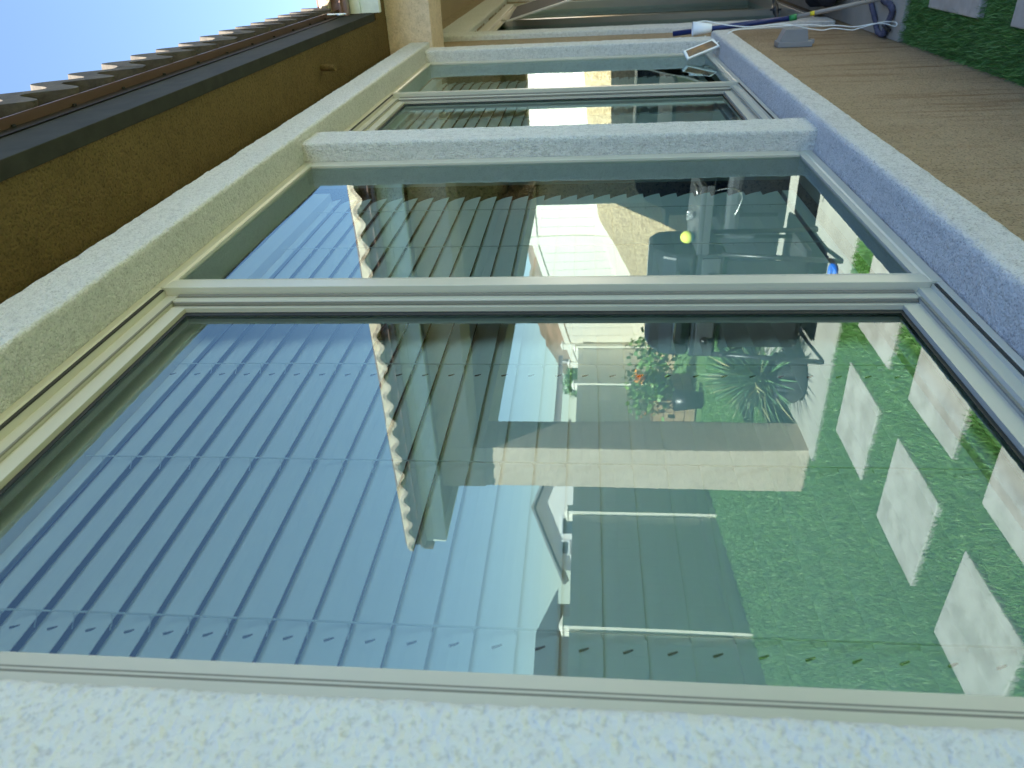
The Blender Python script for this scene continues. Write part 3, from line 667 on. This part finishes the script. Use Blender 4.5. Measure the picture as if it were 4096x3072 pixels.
# pergola roof seen through the patio
pg = empty('pergola', (22, -14, 0), 'neighbour pergola with pale lattice boards behind the fence', 'pergola')
mb = MB()
for k in range(4): mb.box(20.5, 26, -14-.5*k, -14.06-.5*k, 2.4, 2.56, .01)
mb.build('lattice', plain('weathered_wood', (.55, .53, .5), .85, var=.2, scale=8), pg)
for x in (20.8, 25.7):
    mb = MB(); mb.box(x, x+.12, -14.2, -14.08, -.1, 2.4, .01); mb.build('post', plain('weathered_wood_post', (.5, .48, .45), .85), pg)

# barbecue on its cart
gr = empty('barbecue', (4.4, -1.2, 0), 'black gas barbecue with rounded hood and side shelf on the patio', 'barbecue')
GM = plain('black_enamel', (.022, .026, .03), .22); GD = plain('dark_steel', (.05, .055, .06), .35)
def hood(mb, x0, x1, y0, y1, z0, z1):
    P = [(x0, z0), (x0, z0+(z1-z0)*.45), (x0+(x1-x0)*.08, z0+(z1-z0)*.72), (x0+(x1-x0)*.25, z1-.02), (x0+(x1-x0)*.45, z1), (x0+(x1-x0)*.8, z1-.01), (x1-.02, z0+(z1-z0)*.8), (x1, z0+(z1-z0)*.5), (x1, z0)]
    mb.prism(P, 'y', y0, y1)
mb = MB(); hood(mb, 4.25, 4.72, -1.78, -1.15, .82, 1.09); o = mb.build('hood', GM, gr); bv = o.modifiers.new('b', 'BEVEL'); bv.width = .035; bv.segments = 4
mb = MB(); mb.tube([(4.2, -1.70, .93), (4.2, -1.23, .93)], .011, 12); mb.tube([(4.2, -1.68, .93), (4.27, -1.68, .93)], .008, 8); mb.tube([(4.2, -1.25, .93), (4.27, -1.25, .93)], .008, 8); mb.build('handle', plain('steel', (.6, .6, .6), .25, metal=1), o, True)
mb = MB(); mb.box(4.25, 4.72, -1.78, -1.15, .66, .815, .012); mb.build('firebox', GM, gr)
mb = MB(); mb.box(4.22, 4.70, -1.14, -.72, .80, .832, .01); mb.box(4.22, 4.235, -1.14, -.72, .76, .80, .004); o = mb.build('side_shelf', GD, gr)
mb = MB(); mb.box(4.225, 4.245, -1.76, -1.17, .68, .79, .006); mb.build('control_panel', GD, gr)
for y in (-1.65, -1.46, -1.27):
    mb = MB(); mb.tube([(4.224, y, .735), (4.195, y, .735)], .02, 16); mb.build('knob', BLACKM, gr, True)
for (x, y) in ((4.13, -1.76), (4.13, -1.15), (4.68, -1.76), (4.68, -1.15)):
    mb = MB(); mb.tube([(x+.12 if x < 4.4 else x, y, .68), (x, y, .02)], .016, 10); mb.build('leg', BLACKM, gr, True)
mb = MB(); mb.box(4.34, 4.7, -1.75, -1.16, .13, .16, .006); mb.tube([(4.2, -1.76, .42), (4.66, -1.76, .42)], .012, 8); mb.tube([(4.2, -1.75, .62), (4.6, -1.74, .17)], .008, 8); mb.build('cart_shelf', BLACKM, gr)
mb = MB(); mb.box(4.26, 4.27, -1.72, -1.2, .18, .64, .002); mb.build('cart_panel', BLACKM, gr)
# ball, tongs and things on the shelf
mb = MB(); bm = bmesh.new(); bmesh.ops.create_uvsphere(bm, u_segments=24, v_segments=16, radius=.042)
vs = [v.co+Vector((4.33, -1.06, .876)) for v in bm.verts]; fs = [[v.index for v in f.verts] for f in bm.faces]; bm.free(); mb.add(vs, fs)
m, nt, bs = newmat('two_tone_ball'); g = nt.nodes.new('ShaderNodeNewGeometry'); sx = nt.nodes.new('ShaderNodeSeparateXYZ'); nt.links.new(g.outputs['Position'], sx.inputs[0])
nt.links.new(ramp(nt, math2(nt, 'GREATER_THAN', sx.outputs[2], .856), [(0, (.10, .55, .5)), (1, (.75, .8, .12))]), bs.inputs['Base Color']); bs.inputs['Roughness'].default_value = .6
tag(mb.build('ball', m, smooth=True), 'yellow and teal ball resting on the barbecue side shelf', 'ball')
mb = MB()
for k in range(5):
    a = k*1.3; mb.tube([(4.36, -.93, .834), (4.36+.012*math.cos(a), -.93+.02*math.sin(a), .86), (4.35+.025*math.cos(a), -.93+.02*math.sin(a), .885)], [.007, .012, .006], 8)
tag(mb.build('metal_ornament', plain('bright_metal', (.85, .85, .85), .15, metal=.8), smooth=True), 'shiny small metal ornament beside the ball on the barbecue shelf', 'ornament')
mb = MB(); mb.tube([(4.30, -.80, .84), (4.35, -.76, .845), (4.5, -.78, .84)], .006, 8); mb.tube(smooth_path([(4.24, -.76, .76), (4.22, -.74, .66), (4.24, -.80, .60), (4.25, -.9, .63)]), .004, 8)
tag(mb.build('tongs', plain('steel_tongs', (.5, .5, .48), .3, metal=.9), smooth=True), 'steel tongs on the end of the barbecue shelf', 'tongs')
# coiled wire on the patio beside the barbecue
mb = MB(); P = []
for k in range(60):
    a = k*.55; P.append((4.55+.16*math.cos(a)*(1+.3*math.sin(k*.7)), -.55+.18*math.sin(a), .45+.25*math.sin(k*.31)))
mb.tube(smooth_path(P, 4), .003, 5)
tag(mb.build('wire_bundle', plain('pale_wire', (.5, .47, .4), .6), smooth=True), 'loose tangle of pale wire beside the barbecue', 'wire')
# patio chair
ch = empty('patio_chair', (5.4, -1.1, 0), 'dark padded patio chair behind the barbecue', 'chair'); CHM = plain('dark_chair', (.05, .06, .07), .6)
mb = MB(); P = []
for i in range(9):
    a = i/8*math.pi; P.append((5.75-.02*math.sin(a), -1.1-.28*math.cos(a), .5+.62*math.sin(a)**.6))
vs = P+[(x+.07, y, z) for x, y, z in P]; n = len(P)
mb.add(vs, [tuple(range(n)), tuple(range(2*n-1, n-1, -1))]+[(i, (i+1) % n, n+(i+1) % n, n+i) for i in range(n)]); mb.build('backrest', CHM, ch)
mb = MB(); mb.box(5.2, 5.74, -1.38, -.82, .40, .50, .03); mb.build('seat', CHM, ch)
for s in (-1, 1):
    mb = MB(); mb.tube([(5.2, -1.1+.31*s, .64), (5.7, -1.1+.31*s, .68)], .02, 8); mb.build('armrest', CHM, ch)
    for x in (5.24, 5.72):
        mb = MB(); mb.tube([(x, -1.1+.29*s, .64), (x, -1.1+.3*s, .012)], .016, 8); mb.build('leg', CHM, ch)
# patio table further back
tb = empty('patio_table', (7.6, -1.2, 0), 'dark patio table further back under the patio roof', 'table')
mb = MB(); mb.box(6.9, 8.3, -1.9, -.6, .70, .735, .01); mb.build('tabletop', CHM, tb)
for x in (7.0, 8.2):
    for y in (-1.8, -.7):
        mb = MB(); mb.tube([(x, y, .70), (x, y, .012)], .025, 8); mb.build('leg', CHM, tb)
# stored boxes at the back of the patio
for (x, y, w_, d_, z0, h_, c, lab) in ((9.2, -.25, .5, .75, .013, .53, (.35, .33, .06), 'olive yellow storage bin at the back of the patio nearest the house'), (9.2, -1.1, .5, .6, .013, .5, (.42, .2, .15), 'terracotta storage bin at the back of the patio, between the others'), (9.2, -.2, .5, 1.3, .574, .88, (.02, .02, .025), 'long black storage box stacked on the other bins'), (9.3, -1.85, .4, .4, .013, .55, (.45, .47, .5), 'grey storage bin at the back of the patio furthest from the house')):
    mm = plain('bin_plastic', c, .5); t = empty('storage_bin', (x, y, 0), lab, 'bin', 'storage bins under the patio roof')
    mb = MB(); mb.box(x, x+w_, y-d_, y, z0, h_, .02); mb.build('body', mm, t)
    mb = MB(); mb.box(x-.015, x+w_+.015, y-d_-.015, y+.015, h_+.001, h_+.03, .01); mb.build('lid', mm, t)
# blue ring on the slab
mb = MB(); P = [(4.22+.045*math.cos(a*math.pi/12), -1.26+.045*math.sin(a*math.pi/12), .03) for a in range(25)]; mb.tube(P, .015, 10, cap=False)
tag(mb.build('blue_ring', plain('blue_rubber', (.02, .14, .6), .4), smooth=True), 'bright blue rubber ring lying on the patio slab', 'ring')
# yucca in a dark pot
yu = empty('yucca', (4.47, -2.08, 0), 'spiky green yucca in a dark round pot beside the column', 'potted plant')
mb = MB(); mb.lathe([(0, .012), (.12, .012), (.165, .06), (.185, .14), (.175, .21), (.16, .225), (.15, .21), (.15, .19), (0, .19)], (4.47, -2.08, 0), 28); mb.build('pot', plain('dark_pot', (.05, .055, .065), .45), yu, True)
mb = MB(); c = Vector((4.47, -2.08, .27))
for k in range(330):
    th = random.uniform(0, 2*math.pi); ph = random.uniform(-.35, 1.45); L = random.uniform(.30, .46)
    d = Vector((math.cos(th)*math.cos(ph), math.sin(th)*math.cos(ph), math.sin(ph))); s = d.cross(Vector((0, 0, 1))); s = s.normalized() if s.length > .01 else Vector((1, 0, 0))
    a = c+d*.03+Vector((0, 0, random.uniform(-.04, .06))); m_ = a+d*L*.55+Vector((0, 0, .01)); e = a+d*L+Vector((0, 0, -.05*L*math.cos(ph)))
    w_ = .0075
    mb.add([a-s*w_, a+s*w_, m_+s*w_*.9, m_-s*w_*.9, e], [(0, 1, 2, 3), (3, 2, 4)])
m, nt, bs = newmat('yucca_leaf'); i_ = nt.nodes.new('ShaderNodeNewGeometry')
nt.links.new(ramp(nt, i_.outputs['Random Per Island'], [(0, (.08, .19, .09)), (.75, (.17, .30, .13)), (1, (.5, .42, .22))]), bs.inputs['Base Color']); bs.inputs['Roughness'].default_value = .5
mb.build('leaves', m, yu)
# flowering planter box by the fence
pl = empty('planter', (8.9, -4.95, 0), 'wooden planter box with leafy plants and orange flowers near the fence', 'planter')
PW = plain('planter_wood', (.46, .31, .18), .8, var=.35, scale=12)
mb = MB()
for k in range(4):
    for j in range(4): mb.box(8.4+.2*j+.004, 8.6+.2*j-.004, -4.86, -4.83, .01+.14*k, .14+.14*k, .004)
    for j in range(3): mb.box(8.4, 8.43, -5.3+.145*j, -5.16+.145*j, .01+.14*k, .14+.14*k, .004)
mb.box(8.4, 9.2, -5.32, -5.3, .01, .57); mb.box(9.17, 9.2, -5.3, -4.87, .01, .57); mb.box(8.44, 9.16, -5.29, -4.88, .4, .5)
mb.build('box', PW, pl)
def leafclump(mb, c, r, n, size):
    for k in range(n):
        p = Vector((random.gauss(0, .45), random.gauss(0, .45), random.gauss(0, .42)));
        if p.length > 1.1: continue
        p = Vector(c)+Vector((p.x*r[0], p.y*r[1], p.z*r[2]))
        a = Vector((random.uniform(-1, 1), random.uniform(-1, 1), random.uniform(-.6, 1))).normalized(); b = a.cross(Vector((random.random(), random.random(), random.random()))).normalized()
        s = size*random.uniform(.6, 1.3); mb.add([p, p+(a+b)*s*.5, p+a*s, p+(a-b)*s*.5], [(0, 1, 2, 3)])
m, nt, bs = newmat('planter_leaf'); i_ = nt.nodes.new('ShaderNodeNewGeometry')
nt.links.new(ramp(nt, i_.outputs['Random Per Island'], [(0, (.05, .15, .04)), (1, (.24, .40, .10))]), bs.inputs['Base Color']); LEAF = m
mb = MB(); leafclump(mb, (8.6, -4.75, .62), (.45, .42, .35), 900, .07); leafclump(mb, (8.7, -4.2, .5), (.3, .35, .45), 500, .07); mb.build('leaves', LEAF, pl)
mb = MB(); leafclump(mb, (8.4, -4.45, .78), (.07, .09, .09), 60, .05); leafclump(mb, (8.3, -4.9, .7), (.2, .2, .2), 10, .04); mb.build('flowers', plain('orange_petals', (.9, .35, .03), .6), pl)
# dark bucket and shrubs
bk = empty('bucket', (8.0, -4.55, 0), 'dark round bucket standing on the lawn by the planter', 'bucket')
mb = MB(); mb.lathe([(0, .0), (.11, .0), (.15, .36), (.14, .36), (.105, .02), (0, .02)], (8.0, -4.55, 0), 24); mb.build('body', BLACKM, bk, True)
mb = MB(); mb.tube([(8.0, -4.70, .35), (8.0, -4.62, .46), (8.0, -4.48, .46), (8.0, -4.40, .35)], .006, 8); mb.build('handle', BLACKM, bk, True)
BUSH = m
for i, (x, y, z, r, lab) in enumerate(((30, -9.5, 3.2, 1.0, 'round dark shrub high on the brown hillside'), (28.5, -12.3, 2.3, .8, 'low green shrub halfway down the hillside'), (20, -11.6, 1.7, .65, 'leafy green shrub behind the fence near the pergola'))):
    t = empty('shrub', (x, y, 0), lab, 'shrub', 'shrubs beyond the fence')
    mb = MB(); leafclump(mb, (x, y, z), (r*.8, r*.8, r*.8), 2200, .10); mb.build('foliage', LEAF, t)
    mb = MB(); mb.tube([(x, y, z-r*1.5 if i < 2 else 0), (x, y, z)], .05, 8); mb.build('stem', PW, t)
bpy.context.view_layer.update()
